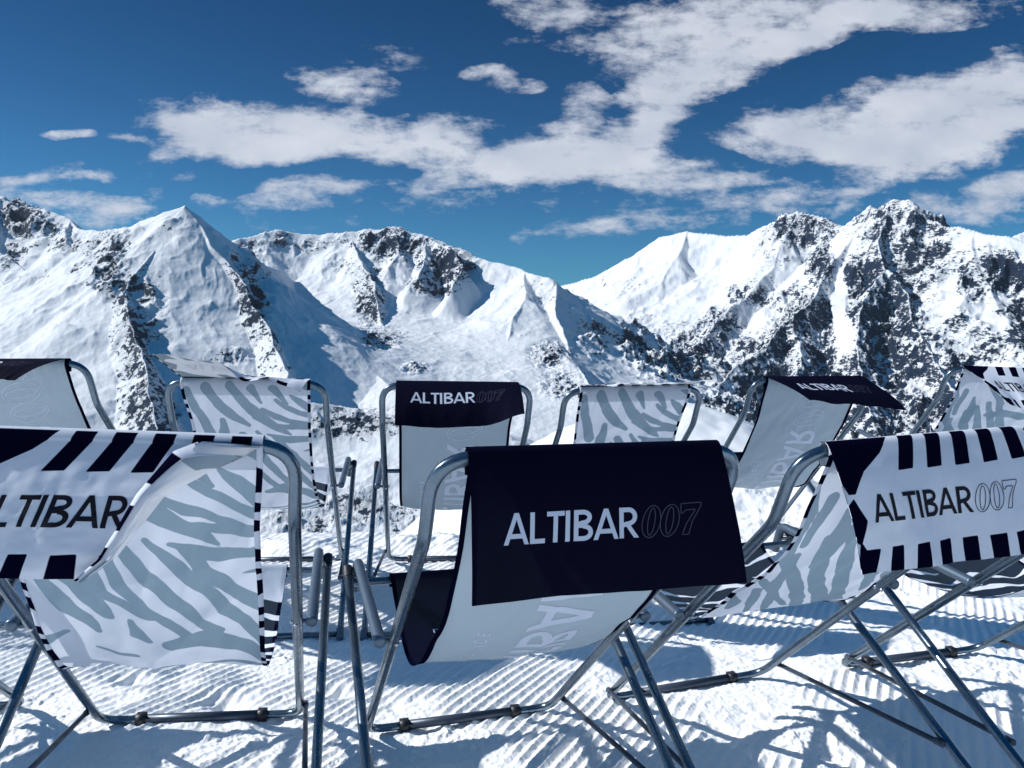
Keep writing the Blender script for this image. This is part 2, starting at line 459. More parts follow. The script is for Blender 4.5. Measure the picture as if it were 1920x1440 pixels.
HT = 1.0855
YK, ZK, YB, RW, TR = .0917, .914, 1.1054, .31, .0135
def prof_sling(sag):
    z = HT
    pts = [(.012, z - .034), (.0165, z - .012), (.0150, z + .006), (.0045, z + .0160), (-.008, z + .0150), (-.0160, z + .003), (-.0140, z - .014), (-.004, z - .034),
           (.024, z - .075), (.066, z - .130), (.118, z - .200), (.178, .806 - sag * .2), (.255, .714 - sag * .5), (.35, .628 - sag * .8), (.47, .546 - sag), (.60, .485 - sag), (.73, .455 - sag), (.85, .460 - sag * .8), (.94, .500 - sag * .4), (.985, .535), (1.00, .5555), (1.012, .560), (1.024, .552), (1.026, .535), (1.018, .515)]
    pts = np.array(pts)
    # Catmull-Rom resample
    out = []
    P = np.vstack([pts[0] * 2 - pts[1], pts, pts[-1] * 2 - pts[-2]])
    for i in range(1, len(P) - 2):
        for t in np.linspace(0, 1, 12, endpoint=False):
            a, b, c, d = P[i - 1], P[i], P[i + 1], P[i + 2]
            out.append(.5 * ((2 * b) + (-a + c) * t + (2 * a - 5 * b + 4 * c - d) * t * t + (-a + 3 * b - 3 * c + d) * t ** 3))
    out.append(pts[-1]); out = np.array(out)
    s = np.concatenate([[0], np.cumsum(np.hypot(*np.diff(out, axis=0).T))])
    return out, s
def make_sling_cloth(sag, seed, amp=1.0):
    prof, s = prof_sling(sag)
    L = s[-1]; nu, nv = 120, 330
    v = np.linspace(0, L, nv); u = np.linspace(0, 1, nu)
    Y = np.interp(v, s, prof[:, 0]); Z = np.interp(v, s, prof[:, 1])
    ty, tz = np.gradient(Y), np.gradient(Z); l = np.hypot(ty, tz); ny, nz = tz / l, -ty / l   # points below / behind
    U, Vv = np.meshgrid(u, v)
    # width: slightly waisted, drooping edges in the belly
    free = sstep(.10, .35, Vv) * sstep(L - .02, L - .28, Vv)
    half = SL_W / 2 - .010 * free
    X = (U * 2 - 1) * half
    e = np.abs(U * 2 - 1)
    n = (.012 * (1 - e ** 2) - .014 * e ** 6 * np.sin(Vv * 9 + seed)) * free
    w = fbm(X * 5 + seed * 3.1 + Vv * 2.6, Vv * 2.2 - X * 3.0 + seed, 3)
    f2 = ridged(X * 3.2 + Vv * 2.4 + seed * 1.7, Vv * 1.3 - X * 2.2 + seed * .7, 2) - .8
    n += amp * (.006 * w + .0055 * f2) * free
    n += .0014 * fbm(X * 40, Vv * 6 + seed, 2) * sstep(.0, .10, Vv) * sstep(.28, .12, Vv)
    P = np.stack([X, Y[:, None] + ny[:, None] * n, Z[:, None] + nz[:, None] * n], 2)
    return Cloth(P, SL_W, L), L

def flap_cloth(phi, sx, seed, L=FL, amp=1.0, half=.252, wrap=True):
    """phi: rows (v) x cols (u) of hanging angle in degrees, 0 = down, 90 = level towards the rear, >90 rising"""
    nu, nv = 170, 110
    phi = np.array(phi, float); sx = np.array(sx, float)
    def grid(G, U, Vv):
        r, c = G.shape
        fu = U * (c - 1); fv = Vv * (r - 1); i = np.minimum(fu.astype(int), c - 2); j = np.minimum(fv.astype(int), r - 2)
        a = fu - i; b = fv - j; a = a * a * (3 - 2 * a); b = b * b * (3 - 2 * b)
        return (G[j, i] * (1 - a) + G[j, i + 1] * a) * (1 - b) + (G[j + 1, i] * (1 - a) + G[j + 1, i + 1] * a) * b
    wl = .034
    v = np.linspace(-wl, L, nv); u = np.linspace(0, 1, nu); U, V0 = np.meshgrid(u, v)
    vv = np.clip(V0 / L, 0, 1)
    ph = np.radians(grid(phi, U, vv)); S = grid(sx, U, vv)
    ph = ph + np.radians(14) * amp * fbm(U * 3.0 + seed, vv * 1.6 + seed * 2, 3) * sstep(0, .5, vv)
    # wrap over the bar first: angle around the bar from the front top to the rear
    dl = np.gradient(v)[:, None]
    wa = np.clip(-V0 / wl, 0, 1)                       # 1 at start, 0 where it leaves the bar
    r = .0195
    ang0 = np.radians(160 - 0 * wa)
    th_leave = ph[np.searchsorted(v, 0)]               # leave tangentially
    th_leave = np.clip(th_leave, 0, math.radians(105))
    # tangent direction down-back at bar angle a (measured from rear horizontal upward): dir = (-sin, -cos)... leaving angle = bar angle
    a = th_leave[None, :] * (1 - wa) + (th_leave[None, :] + wl / r) * wa
    Yb = -r * np.cos(a); Zb = HT + r * np.sin(a)
    dy = -np.sin(ph); dz = -np.cos(ph)
    m = (V0 > 0)
    Yi = np.cumsum(np.where(m, dy * dl, 0), axis=0); Zi = np.cumsum(np.where(m, dz * dl, 0), axis=0); Xi = np.cumsum(np.where(m, S * dl, 0), axis=0)
    X = (U * 2 - 1) * half + Xi
    Y = Yb + Yi; Z = Zb + Zi
    wv = amp * .004 * fbm(U * 6 + seed * 3, vv * 2.5 + U * 2, 3) * sstep(0, .4, vv)
    Y = Y - wv
    P = np.stack([X, Y, Z], 2)
    c = Cloth(P, SL_W, L + wl); c.wl = wl
    return c
def flap_folded():
    """front left chair: the wind has folded the right part of the flap back over its print"""
    nu, nv = 200, 120; wl = .034; L = FL
    v = np.linspace(-wl, L, nv); u = np.linspace(0, 1, nu); U, V0 = np.meshgrid(u, v); t = np.clip(V0 / L, 0, 1)
    tk = [0, .08, .2, .4, .6, .8, 1]
    I = lambda arr: np.interp(t, tk, arr)
    hx, hy, hz = I([.235, .145, .100, .045, .010, -.026, -.075]), I([-.030, -.050, -.062, -.085, -.096, -.100, -.092]), I([.004, .012, -.008, -.085, -.150, -.205, -.246])
    fx, fy, fz = I([.250, .225, .160, .085, .045, .004, -.060]), I([-.019, -.026, -.040, -.066, -.078, -.084, -.082]), I([.0, -.018, -.050, -.095, -.150, -.200, -.247])
    lx, ly, lz = I([-.250, -.256, -.266, -.284, -.298, -.308, -.315]), I([-.019, -.026, -.034, -.048, -.056, -.060, -.060]), I([0, -.022, -.053, -.106, -.158, -.208, -.256])
    uf = np.clip((fx - lx) / SL_W, .2, .995)
    a = np.clip(U / uf, 0, 1); b = np.clip((U - uf) / (1 - uf + 1e-6), 0, 1)
    k = sstep(0, 1, a)
    bul = np.sin(np.pi * a) * .016 * t * (1 - .4 * t)
    X = lx + (fx - lx) * a; Y = ly + (fy - ly) * k - bul; Z = lz + (fz - lz) * a + .006 * np.sin(np.pi * a) * t
    bb = b * (1.15 - .15 * b) ; curl = np.sin(np.pi * b)
    X = np.where(b > 0, fx + (hx - fx) * bb + .010 * curl * t, X); Y = np.where(b > 0, fy + (hy - fy) * b - .012 * curl - .004 * (b > 0), Y)
    Z = np.where(b > 0, fz + (hz - fz) * bb, Z)
    Z = Z * .95 + HT; X = X + .03 * t ** 2 * sstep(.35, .6, U)
    Y = Y - .004 * fbm(U * 5, t * 3, 3) * sstep(0, .3, t)
    r = .0195; wa = np.clip(-V0 / wl, 0, 1); ang = wa * wl / r
    Y = np.where(V0 < 0, -r * np.cos(ang), Y); Z = np.where(V0 < 0, HT + r * np.sin(ang), Z); X = np.where(V0 < 0, (U * 2 - 1) * .25, X)
    c = Cloth(np.stack([X, Y, Z], 2), SL_W, L + wl); c.wl = wl; c.folded = True
    return c

# ------------------------------------------------------------------ one chair
_shared = {}
def shared(name, fn):
    if name not in _shared: _shared[name] = fn()
    return _shared[name]
def part(name, key, fn, mat, parent):
    """a part that looks the same on every chair shares its mesh data"""
    if key not in _shared:
        mb = MB(); fn(mb); o = mb.build(name, mat, parent); _shared[key] = o.data; return o
    return link(name, _shared[key], None, parent)
A_R = Vector((0, .493, .560))                      # where the armrest meets the loop
A_F = Vector((0, 1.034, .594))
LEG_T, LEG_B = Vector((0, 1.034, .574)), Vector((0, .014, .016))
XA, XL = RW + .036, RW + .066
def loop_mb(mb):
    top, k, b = (0, HT), (YK, ZK), (YB, .022)
    for s in (-1, 1):
        pts = [(0, top[0], top[1]), (s * RW, top[0], top[1]), (s * RW, k[0], k[1]), (s * RW, b[0], b[1]), (s * .165, b[0], b[1])]
        mb.tube(fillet(pts, [.085, .16, .085], 9), TR, 16, flute=.09)
def base_sleeve(mb): mb.tube([(-.19, YB, .022), (.19, YB, .022)], .0152, 16)
def clamp(s):
    def f(mb):
        mb.box((s * .188, YB, .022), .030, .034, .033)
        mb.tube([(s * .188, YB - .019, .022), (s * .188, YB + .019, .022)], .006, 8)
    return f
def arm_mb(s):
    def f(mb):
        x = s * XA
        mb.capsule(fillet([(x, A_R.y - .02, A_R.z + .008), (x, 1.03, A_F.z + .006), (x + s * .004, 1.075, .50)], .045, 8), .0148)
        mb.tube([(s * RW, A_R.y, A_R.z), (x, A_R.y, A_R.z + .004)], .006, 10)
        mb.tube([(x, 1.045, .548), (s * XL, 1.010, .556)], .006, 10)
    return f
def leg_mb(s):
    def f(mb):
        d = (LEG_B - LEG_T).normalized(); X = Vector((s * XL, 0, 0))
        mb.tube([X + LEG_T - d * .0, X + LEG_B], .0130, 16)
    return f
def foot_mb(s):
    def f(mb):
        d = (LEG_B - LEG_T).normalized(); X = Vector((s * XL, 0, 0)); 
        mb.capsule([X + LEG_B - d * .035, X + LEG_B + d * .006], .0165)
    return f
def tip_mb(s):
    def f(mb):
        d = (LEG_B - LEG_T).normalized(); X = Vector((s * XL, 0, 0))
        mb.capsule([X + LEG_T + d * .03, X + LEG_T - d * .006], .0146)
    return f
def strut_mb(s):
    def f(mb):
        a = Vector((s * (RW + .018), YB - .075, .088)); b0 = LEG_T + (LEG_B - LEG_T) * .715
        b = Vector((s * (XL - .022), b0.y, b0.z))
        mb.tube([a, b], .0078, 12)
        d = (b - a).normalized(); mb.capsule([b - d * .012, b + d * .010], .0098, 12); mb.capsule([a - d * .008, a + d * .010], .0098, 12)
        mb.tube([b, (s * XL, b0.y, b0.z)], .005, 8)
    return f
def seatbar_mb(mb):
    b0 = Vector((0, 1.012, .5385)); X = XL
    mb.tube([(-X, b0.y, b0.z + .018), (-X + .02, b0.y, b0.z), (X - .02, b0.y, b0.z), (X, b0.y, b0.z + .018)], .0115, 14)
def rearbar_mb(mb): mb.tube([(-XL, LEG_B.y + .01, .022), (XL, LEG_B.y + .01, .022)], .012, 14)
def bolt_mb(s):
    def f(mb):
        for (y, z, x0, x1) in ((A_R.y, A_R.z, RW - .0165, RW - .012),):
            mb.capsule([(s * x0, y, z), (s * x1, y, z)], .0062, 10)
        mb.capsule([(s * (RW - .004), A_R.y - .011, A_R.z - .004), (s * (RW - .004), A_R.y - .0155, A_R.z - .006)], .0045, 10)
    return f

def cloth_object(name, cloth, ink, mat, parent, flip=False):
    V = cloth.P.reshape(-1, 3)
    me = np_mesh(name, V, grid_faces(cloth.nv, cloth.nu, flip))
    attr(me, 'ink', ink)
    return link(name, me, mat, parent)
def hem_object(cloth, edge, parent, zebra, v0, L, out_side, seed=0):
    """stitched edge strip; edge 0 = left, 1 = right"""
    n = 300; vs = np.linspace(v0, L, n); w = .0105
    cols = []
    for k, (x, o) in enumerate(((-.0012, .0006), (-.0006, .0018), (w, .0016), (w + .0006, .0004))):
        xx = np.full(n, x) if edge == 0 else SL_W - np.full(n, x)
        base = cloth.at(np.clip(xx, 0, SL_W), vs, out_side * o)
        ext = cloth.at(np.full(n, 0.004 if edge == 0 else SL_W - .004), vs, 0) - cloth.at(np.full(n, 0.0 if edge == 0 else SL_W), vs, 0)
        ext /= np.linalg.norm(ext, axis=1, keepdims=True)
        if x < 0: base = base - ext * (-x)
        cols.append(base)
    P = np.stack(cols, 1)
    me = np_mesh('hem', P.reshape(-1, 3), grid_faces(n, 4))
    if zebra:
        ph = (vs * 13.5 + seed * .37 + .25 * np.sin(vs * 31 + seed)) % 1.0
        ink = np.repeat((np.abs(ph - .5) - .23)[:, None] / 13.5, 4, 1) + (np.arange(4) - 1.5)[None] * .002
    else: ink = np.ones((n, 4))
    attr(me, 'ink', ink)
    return link('hem', me, M_HEM, parent)
M_HEM = mat_cloth('hem_tape', (.56, .6, .70), BLACK, (.56, .6, .70), BLACK, trans=.05)

def make_chair(pose, kind, label, cloth_flap, sag=0.0, seed=1, amp=1.0, glyphs=True):
    tx, ty, r, z0, tl, pt = pose
    root = bpy.data.objects.new('deck_chair', None); COL.objects.link(root)
    root.location = (tx, ty, z0); root.rotation_euler = (pt, -tl, r); root.empty_display_size = .2
    tag(root, label, 'deck chair', 'deck chairs set out in two rows on the snow')
    fr = part('frame', 'frame', loop_mb, M_TUBE, root)
    part('base_sleeve', 'bs', base_sleeve, M_SLEEVE, fr)
    for s in (-1, 1):
        part('clamp', 'cl%d' % s, clamp(s), M_CAP, fr)
        ar = part('armrest', 'ar%d' % s, arm_mb(s), M_ARM, root)
        part('bolt', 'bo%d' % s, bolt_mb(s), M_BOLT, ar)
        lg = part('leg', 'lg%d' % s, leg_mb(s), M_TUBE, root)
        part('foot_cap', 'ft%d' % s, foot_mb(s), M_ARM, lg); part('end_cap', 'tp%d' % s, tip_mb(s), M_CAP, lg)
        part('strut', 'st%d' % s, strut_mb(s), M_SLEEVE, root)
    part('seat_bar', 'sb', seatbar_mb, M_TUBE, root); part('rear_bar', 'rb', rearbar_mb, M_TUBE, root)
    # sling
    cl, L = make_sling_cloth(sag, seed, amp)
    X, Y = np.meshgrid(np.linspace(0, SL_W, cl.nu), np.linspace(0, L, cl.nv))
    Y = Y - .085
    zebra = kind != 'dark'
    if zebra:
        ink = np.full(X.shape, -9.0)
        Xd = X + .004 * fbm(X * 14, Y * 14, 2); Yd = Y + .004 * fbm(X * 14 + 9, Y * 14, 2)
        for p, w in (ZA if kind == 'zebra_a' else ZB): ink = np.maximum(ink, seg_sdf(Xd, Yd, p, w))
        sl = cloth_object('sling', cl, ink, M_ZEBRA, root)
    else:
        sl = cloth_object('sling', cl, np.ones(X.shape), M_DARK, root)
    # which way do the normals point?  rear side = side away from the sitter
    mid = cl.Nn[cl.nv // 3, cl.nu // 2]
    rear = 1.0 if (mid[1] < 0 or mid[2] < 0) else -1.0
    if rear > 0:      # polygon front must be the sitter's side
        sl.data.flip_normals()
    hem_object(cl, 0, sl, zebra, .0, L, rear, seed); hem_object(cl, 1, sl, zebra, .0, L, rear, seed + 2)
    if not zebra:
        # the big vertical name reads upwards on the sitter's side and shows through mirrored on the rear
        for side, matl, mo in ((rear, M_GHOST, M_GHOST), (-rear, M_INKW, M_INKW)):
            mb = MB(); off = side * .0009
            cap = .150
            mp = lambda a, b: (.235 + b, L - .02 - a)
            write(cl, 'ALTIBAR007', lambda a, b: (.215 + b, .085 + 1.085 - a), cap, off, mb, stroke=.16, outw=.018, gap=.07, ox=.0)
            mb.build('name_lettering', matl, sl)
            x0 = 0.0
            for word in ('LE', 'BAR', "D'ALTITUDE"):
                mb = MB(); x0 = write(cl, word, lambda a, b: (.098 + b, .085 + 1.16 - a), .030, off, mb, stroke=.12, gap=.62, ox=x0) + 1.0
                mb.build('slogan_lettering', matl, sl)
    # flap
    c = cloth_flap; Xf, Yf = np.meshgrid(np.linspace(0, SL_W, c.nu), np.linspace(-c.wl, FL, c.nv))
    if zebra:
        fl = cloth_object('headrest_flap', c, flap_print(Xf, Yf), M_ZFLAP, root)
    else:
        fl = cloth_object('headrest_flap', c, np.full(Xf.shape, -1.0), M_DFLAP, root)
    j = int(c.nv * .35); mid = c.Nn[j, c.nu // 5]
    out = -1.0
    if out < 0: fl.data.flip_normals()
    mb, mo = MB(), MB()
    mp = lambda a, b: (.058 + a * .90, c.wl + .160 - b)
    write(c, 'ALTIBAR007', mp, .057, out * .0008, mb, stroke=.150, outw=.028, out_outline=mo, gap=.05)
    mb.build('lettering', M_INKB if zebra else M_INKW, fl)
    mo.build('outline_digits', M_INKB if zebra else M_INKOUT, fl)
    # flap side hems
    for e in (0, 1): hem_flap(c, e, fl, zebra, out)
    return root
def hem_flap(c, e, parent, zebra, out):
    n = 90; vs = np.linspace(.002, c.lv - .001, n); w = .022 if (e and getattr(c, 'folded', False)) else .006
    a = np.zeros(n); b = np.full(n, w)
    if e: a, b = SL_W - a, SL_W - b
    P = np.stack([c.at(a, vs, out * .0001), c.at(a, vs, -out * .0014), c.at(b, vs, -out * .0014)], 1)
    me = np_mesh('flap_hem', P.reshape(-1, 3), grid_faces(n, 3))
    if zebra:
        ph = (vs * 15 + e * .4) % 1.0; ink = np.repeat((np.abs(ph - .5) - .22)[:, None] / 15, 3, 1)
    else: ink = np.ones((n, 3))
    attr(me, 'ink', ink)
    return link('flap_hem', me, M_HEM, parent)

POSES = {
 'F2': [0.158, 1.456, 0.287, -0.006, -0.004, -0.002], 'F3': [0.939, 1.703, 0.266, -0.008, 0.045, 0.004],
 'F1': [-0.771, 1.41, 0.211, 0.012, -0.053, -0.013], 'F4': [1.802, 1.872, 0.228, 0.021, 0.023, 0.015],
 'B3': [-0.235, 3.252, 0.123, -0.023, -0.008, -0.001], 'B2': [-1.083, 3.155, 0.146, -0.014, -0.012, 0.002],
 'B4': [0.554, 3.403, 0.179, -0.041, 0.017, -0.005], 'B5': [1.507, 3.891, 0.114, -0.02, 0.011, -0.001],
 'B6': [2.583, 4.132, -0.044, 0.027, -0.023, 0.018], 'B1': [-1.989, 3.081, 0.099, 0.055, 0.014, -0.003]}
def chair_matrix(name):
    tx, ty, r, z0, tl, pt = POSES[name]
    return Matrix.Translation((tx, ty, z0)) @ Matrix.Rotation(r, 4, 'Z') @ Matrix.Rotation(-tl, 4, 'Y') @ Matrix.Rotation(pt, 4, 'X')
ZA, ZB = zebra_a(), zebra_b()
def chair_world(name, p):
    tx, ty, r, z0, tl, pt = POSES[name]
    M = Matrix.Translation((tx, ty, z0)) @ Matrix.Rotation(r, 4, 'Z') @ Matrix.Rotation(-tl, 4, 'Y') @ Matrix.Rotation(pt, 4, 'X')
    return M @ Vector(p)

def build_chairs():
    K = [[22, 18, 18, 24], [6, 2, 3, 8], [0, -2, -2, 0]]
    make_chair(POSES['F2'], 'dark', 'black deck chair in front, in the middle, its black flap hanging flat',
               flap_cloth(K, [[0, 0, .02, .08], [.0, .0, .03, .16], [0, 0, .03, .16]], 1.3, amp=.25), .03, 1)
    make_chair(POSES['F3'], 'zebra_b', 'zebra striped deck chair in front, right of the black one, its flap hanging open',
               flap_cloth([[30, 26, 24, 30], [12, 8, 8, 12], [8, 4, 4, 10]], [[.05, .05, .05, .05], [.14, .1, .08, .05], [.14, .1, .08, .05]], 3.4, amp=.55), -.02, 2)
    make_chair(POSES['F1'], 'zebra_a', 'zebra striped deck chair in front at the left, its flap folded over by wind', flap_folded(), .065, 3, 1.5)
    make_chair(POSES['F4'], 'zebra_b', 'deck chair cut off at the right edge, only lower tubes and striped seat showing',
               flap_cloth(K, [[0, 0, 0, 0]] * 3, 5.2, amp=.4), .02, 4)
    make_chair(POSES['B3'], 'dark', 'black deck chair in back row, just left of the front black chair',
               flap_cloth([[80, 78, 82, 90], [48, 46, 48, 62], [26, 18, 22, 46]], [[0, 0, 0, 0]] * 3, 6.1, amp=.3), .05, 5, .5)
    make_chair(POSES['B2'], 'zebra_a', 'zebra striped deck chair in back row with its flap blown up at the left',
               flap_cloth([[105, 104, 98, 90], [116, 112, 96, 86], [112, 102, 86, 78]], [[0, 0, 0, 0], [-.2, -.1, -.05, -.05], [-.2, -.1, -.05, -.05]], 7.7, amp=.7), .05, 6)
    make_chair(POSES['B4'], 'zebra_a', 'zebra striped deck chair in back row, behind the front black chair, flap level',
               flap_cloth([[98, 98, 98, 98], [97, 96, 97, 98], [94, 92, 92, 92]], [[.1, .0, .0, .0]] * 3, 8.2, amp=.4), .05, 7)
    make_chair(POSES['B5'], 'dark', 'black deck chair in back row, flap lifted sideways above large outlined numbers',
               flap_cloth([[80, 78, 74, 68], [68, 64, 60, 54], [58, 54, 48, 40]], [[.2, .3, .3, .3], [.5, .45, .45, .45], [.5, .45, .45, .45]], 9.6, amp=.35), .05, 8, 1.4)
    make_chair(POSES['B6'], 'zebra_b', 'zebra striped deck chair in the back row at the far right edge, flap hanging askew',
               flap_cloth([[60, 50, 40, 40], [50, 40, 30, 30], [40, 34, 26, 24]], [[.5, .3, .2, .1], [.6, .35, .2, .1], [.6, .35, .2, .1]], 10.3, amp=.4), .05, 9)
    make_chair([-1.80, 1.42, .12, 0, 0, 0], 'zebra_a', 'zebra striped deck chair outside the photo, left of the front row', flap_cloth(K, [[0, 0, 0, 0]] * 3, 15.2, amp=.4), .02, 11)
    make_chair([-3.0, 3.1, .1, 0, 0, 0], 'dark', 'black deck chair outside the photo, left of the back row', flap_cloth(K, [[0, 0, 0, 0]] * 3, 16.2, amp=.4), .02, 12)
    make_chair(POSES['B1'], 'dark', 'black deck chair in back row at the far left edge of the photo',
               flap_cloth([[92, 92, 90, 88], [84, 82, 78, 74], [66, 62, 58, 60]], [[0, 0, 0, -.2], [0, 0, 0, -.35], [0, 0, 0, -.35]], 11.9, amp=.35), .05, 10)

# ------------------------------------------------------------------ snow terrace
def snow_mat():
    m, nt, out = newmat('snow')
    tc = N(nt, 'TexCoord').outputs['Object']
    n1 = N(nt, 'TexNoise', inp={'Vector': tc, 'Scale': 90.0, 'Detail': 6.0, 'Roughness': .7}).outputs[0]
    n2 = N(nt, 'TexNoise', inp={'Vector': tc, 'Scale': 1.7, 'Detail': 5.0}).outputs[0]
    c = mixc(nt, mrange(nt, n2, .35, .7), C4(.93, .94, .95), C4(.88, .90, .92))
    bmp = N(nt, 'Bump', inp={'Strength': .4, 'Distance': .006, 'Height': n1}).outputs[0]
    b = N(nt, 'BsdfPrincipled', inp={'Base Color': c, 'Roughness': .62, 'Specular IOR Level': .3, 'Normal': bmp})
    nt.links.new(b.outputs[0], out.inputs[0]); return m
FEET = []
for nme in POSES:
    for s in (-1, 1):
        FEET.append(tuple(chair_world(nme, (s * RW * .9, YB, .0)))); FEET.append(tuple(chair_world(nme, (s * XL, .014, -.004))))
        FEET.append(tuple(chair_world(nme, (s * .1, YB, .002))))
FEET = np.array(FEET)
def ground_z(x, y):
    d = np.hypot(x, y)
    wsum = np.full(x.shape, 1 / (1.2 ** 2 + 0.0)); zs = np.zeros(x.shape)
    for fx, fy, fz in FEET:
        w = 1 / ((x - fx) ** 2 + (y - fy) ** 2 + .02); w = w * w * .02
        zs += w * (fz + .006); wsum = wsum + w
    z = zs / wsum
    und = .020 * fbm(x * .9 + 3, y * .9, 3)
    z = z + und * .4
    # groomer grooves, running away to the right; worn where people walked
    ca, sa = math.cos(rad(29)), math.sin(rad(29))
    q = x * ca - y * sa + .012 * fbm(x * 1.3, y * 1.3 + 5, 3)
    per = .040
    gr = np.abs(((q / per) % 1.0) - .5) * 2; gr = gr ** 1.3
    worn = sstep(-.22, .30, fbm(x * 1.5 + 4.2, y * 1.5 + 1.1, 4)); worn = np.clip(worn * (1 - .85 * sstep(3.3, 3.9, y) * sstep(1.0, .3, x)) + sstep(5.0, 5.8, d) + sstep(4.0, 4.4, y) * sstep(.3, .8, x), 0, 1)
    far = sstep(4.6, 3.4, y)
    z = z + (.011 * (1 - worn) * (.55 + .5 * far)) * gr
    # crumbled snow
    cr = np.maximum(0, fbm(x * 11, y * 11, 5, gain=.62)) 
    l2 = sstep(.05, .45, fbm(x * 1.9 + 8, y * 1.9 - 3, 3))
    z = z + worn * (.009 * cr + .005 * np.maximum(0, fbm(x * 30, y * 30, 3))) * (.45 + .9 * l2) - worn * .018 * np.maximum(0, fbm(x * 5 + 2, y * 5, 3))
    z = z + .0018 * fbm(x * 60, y * 60, 3)
    # ski / boot scuffs
    for (cx, cy, rr, dp) in ((-.98, 2.62, .07, .035), (-.60, 2.72, .06, .03), (.55, 2.55, .05, .02), (1.15, 2.35, .05, .02), (-.15, 2.30, .04, .015), (-1.35, 2.75, .05, .03)):
        g = np.exp(-(((x - cx) / rr) ** 2 + ((y - cy) / (rr * .7)) ** 2)); z = z - dp * g + .4 * dp * np.exp(-(((x - cx) / (rr * 1.8)) ** 2 + ((y - cy - rr) / rr) ** 2))
    return z
def build_ground():
    az = np.concatenate([np.radians(np.linspace(-180, -44, 70)), np.radians(np.linspace(-43.9, 43.9, 1250)), np.radians(np.linspace(44, 180, 70))])
    rr = np.concatenate([np.linspace(.02, 1.75, 20), np.exp(np.linspace(math.log(1.8), math.log(5.4), 760)), np.exp(np.linspace(math.log(5.42), math.log(9), 240)), np.exp(np.linspace(math.log(9.2), math.log(40), 60))])
    A, R = np.meshgrid(az, rr); X = R * np.sin(A); Y = R * np.cos(A)
    Z = ground_z(X, Y)
    # terrace edge: falls away in front, a snow bank on the right
    edge = 4.55 + .16 * fbm(X * .8 + 2, Y * 0 + .3, 3) + .9 * sstep(.7, 1.6, X) + .5 * sstep(-1.5, -3.5, X)
    over = np.maximum(0, Y - edge)
    bank = .30 * np.exp(-((Y - 6.1) / .8) ** 2) * sstep(.5, 1.3, X) * (1 + .3 * fbm(X * 2, Y * 2, 4))
    Z = Z + bank + .06 * np.exp(-((Y - edge) / .3) ** 2) * fbm(X * 2.2, Y * 2.2 + 3, 4)
    drop = np.where(over > 0, -.9 * np.maximum(0, over - .25) ** 1.15, 0)
    e2 = sstep(1.1, 2.0, X)
    drop2 = np.where(Y > 6.6, -.9 * (Y - 6.6) ** 1.1, 0)
    Z = Z + drop * (1 - e2) + drop2 * e2
    back = Y < 1.2
    Z = np.where(R < 39.9, Z, Z - 20)
    me = np_mesh('snow_ground', np.stack([X, Y, Z], 2).reshape(-1, 3), grid_faces(len(rr), len(az)))
    me.polygons.foreach_get
    o = link('snow_ground', me, M_SNOW)
    if me.polygons[len(me.polygons) // 2].normal.z < 0: me.flip_normals()
    tag(o, 'groomed snow terrace with corduroy grooves and trampled patches under the chairs', kind='structure')
    # smooth mound a little way down the slope on the right
    n = 260; u = np.linspace(-1, 1, n); U, V = np.meshgrid(u, u)
    c = W(1300, 792, 75)
    X = c[0] + U * 30; Y = c[1] + V * 34
    q = np.hypot(U * 1.0, V)
    Z = c[2] + 1.6 - 18 * q ** 1.7 - 2.8 * U + .35 * fbm(X * .12, Y * .12, 4) - .0
    me = np_mesh('snow_hill', np.stack([X, Y, Z], 2).reshape(-1, 3), grid_faces(n, n)); attr(me, 'rock', np.full(X.shape, -1.0))
    o = link('snow_hill', me, M_SNOW); tag(o, 'smooth snow mound below the terrace on the right', kind='structure')

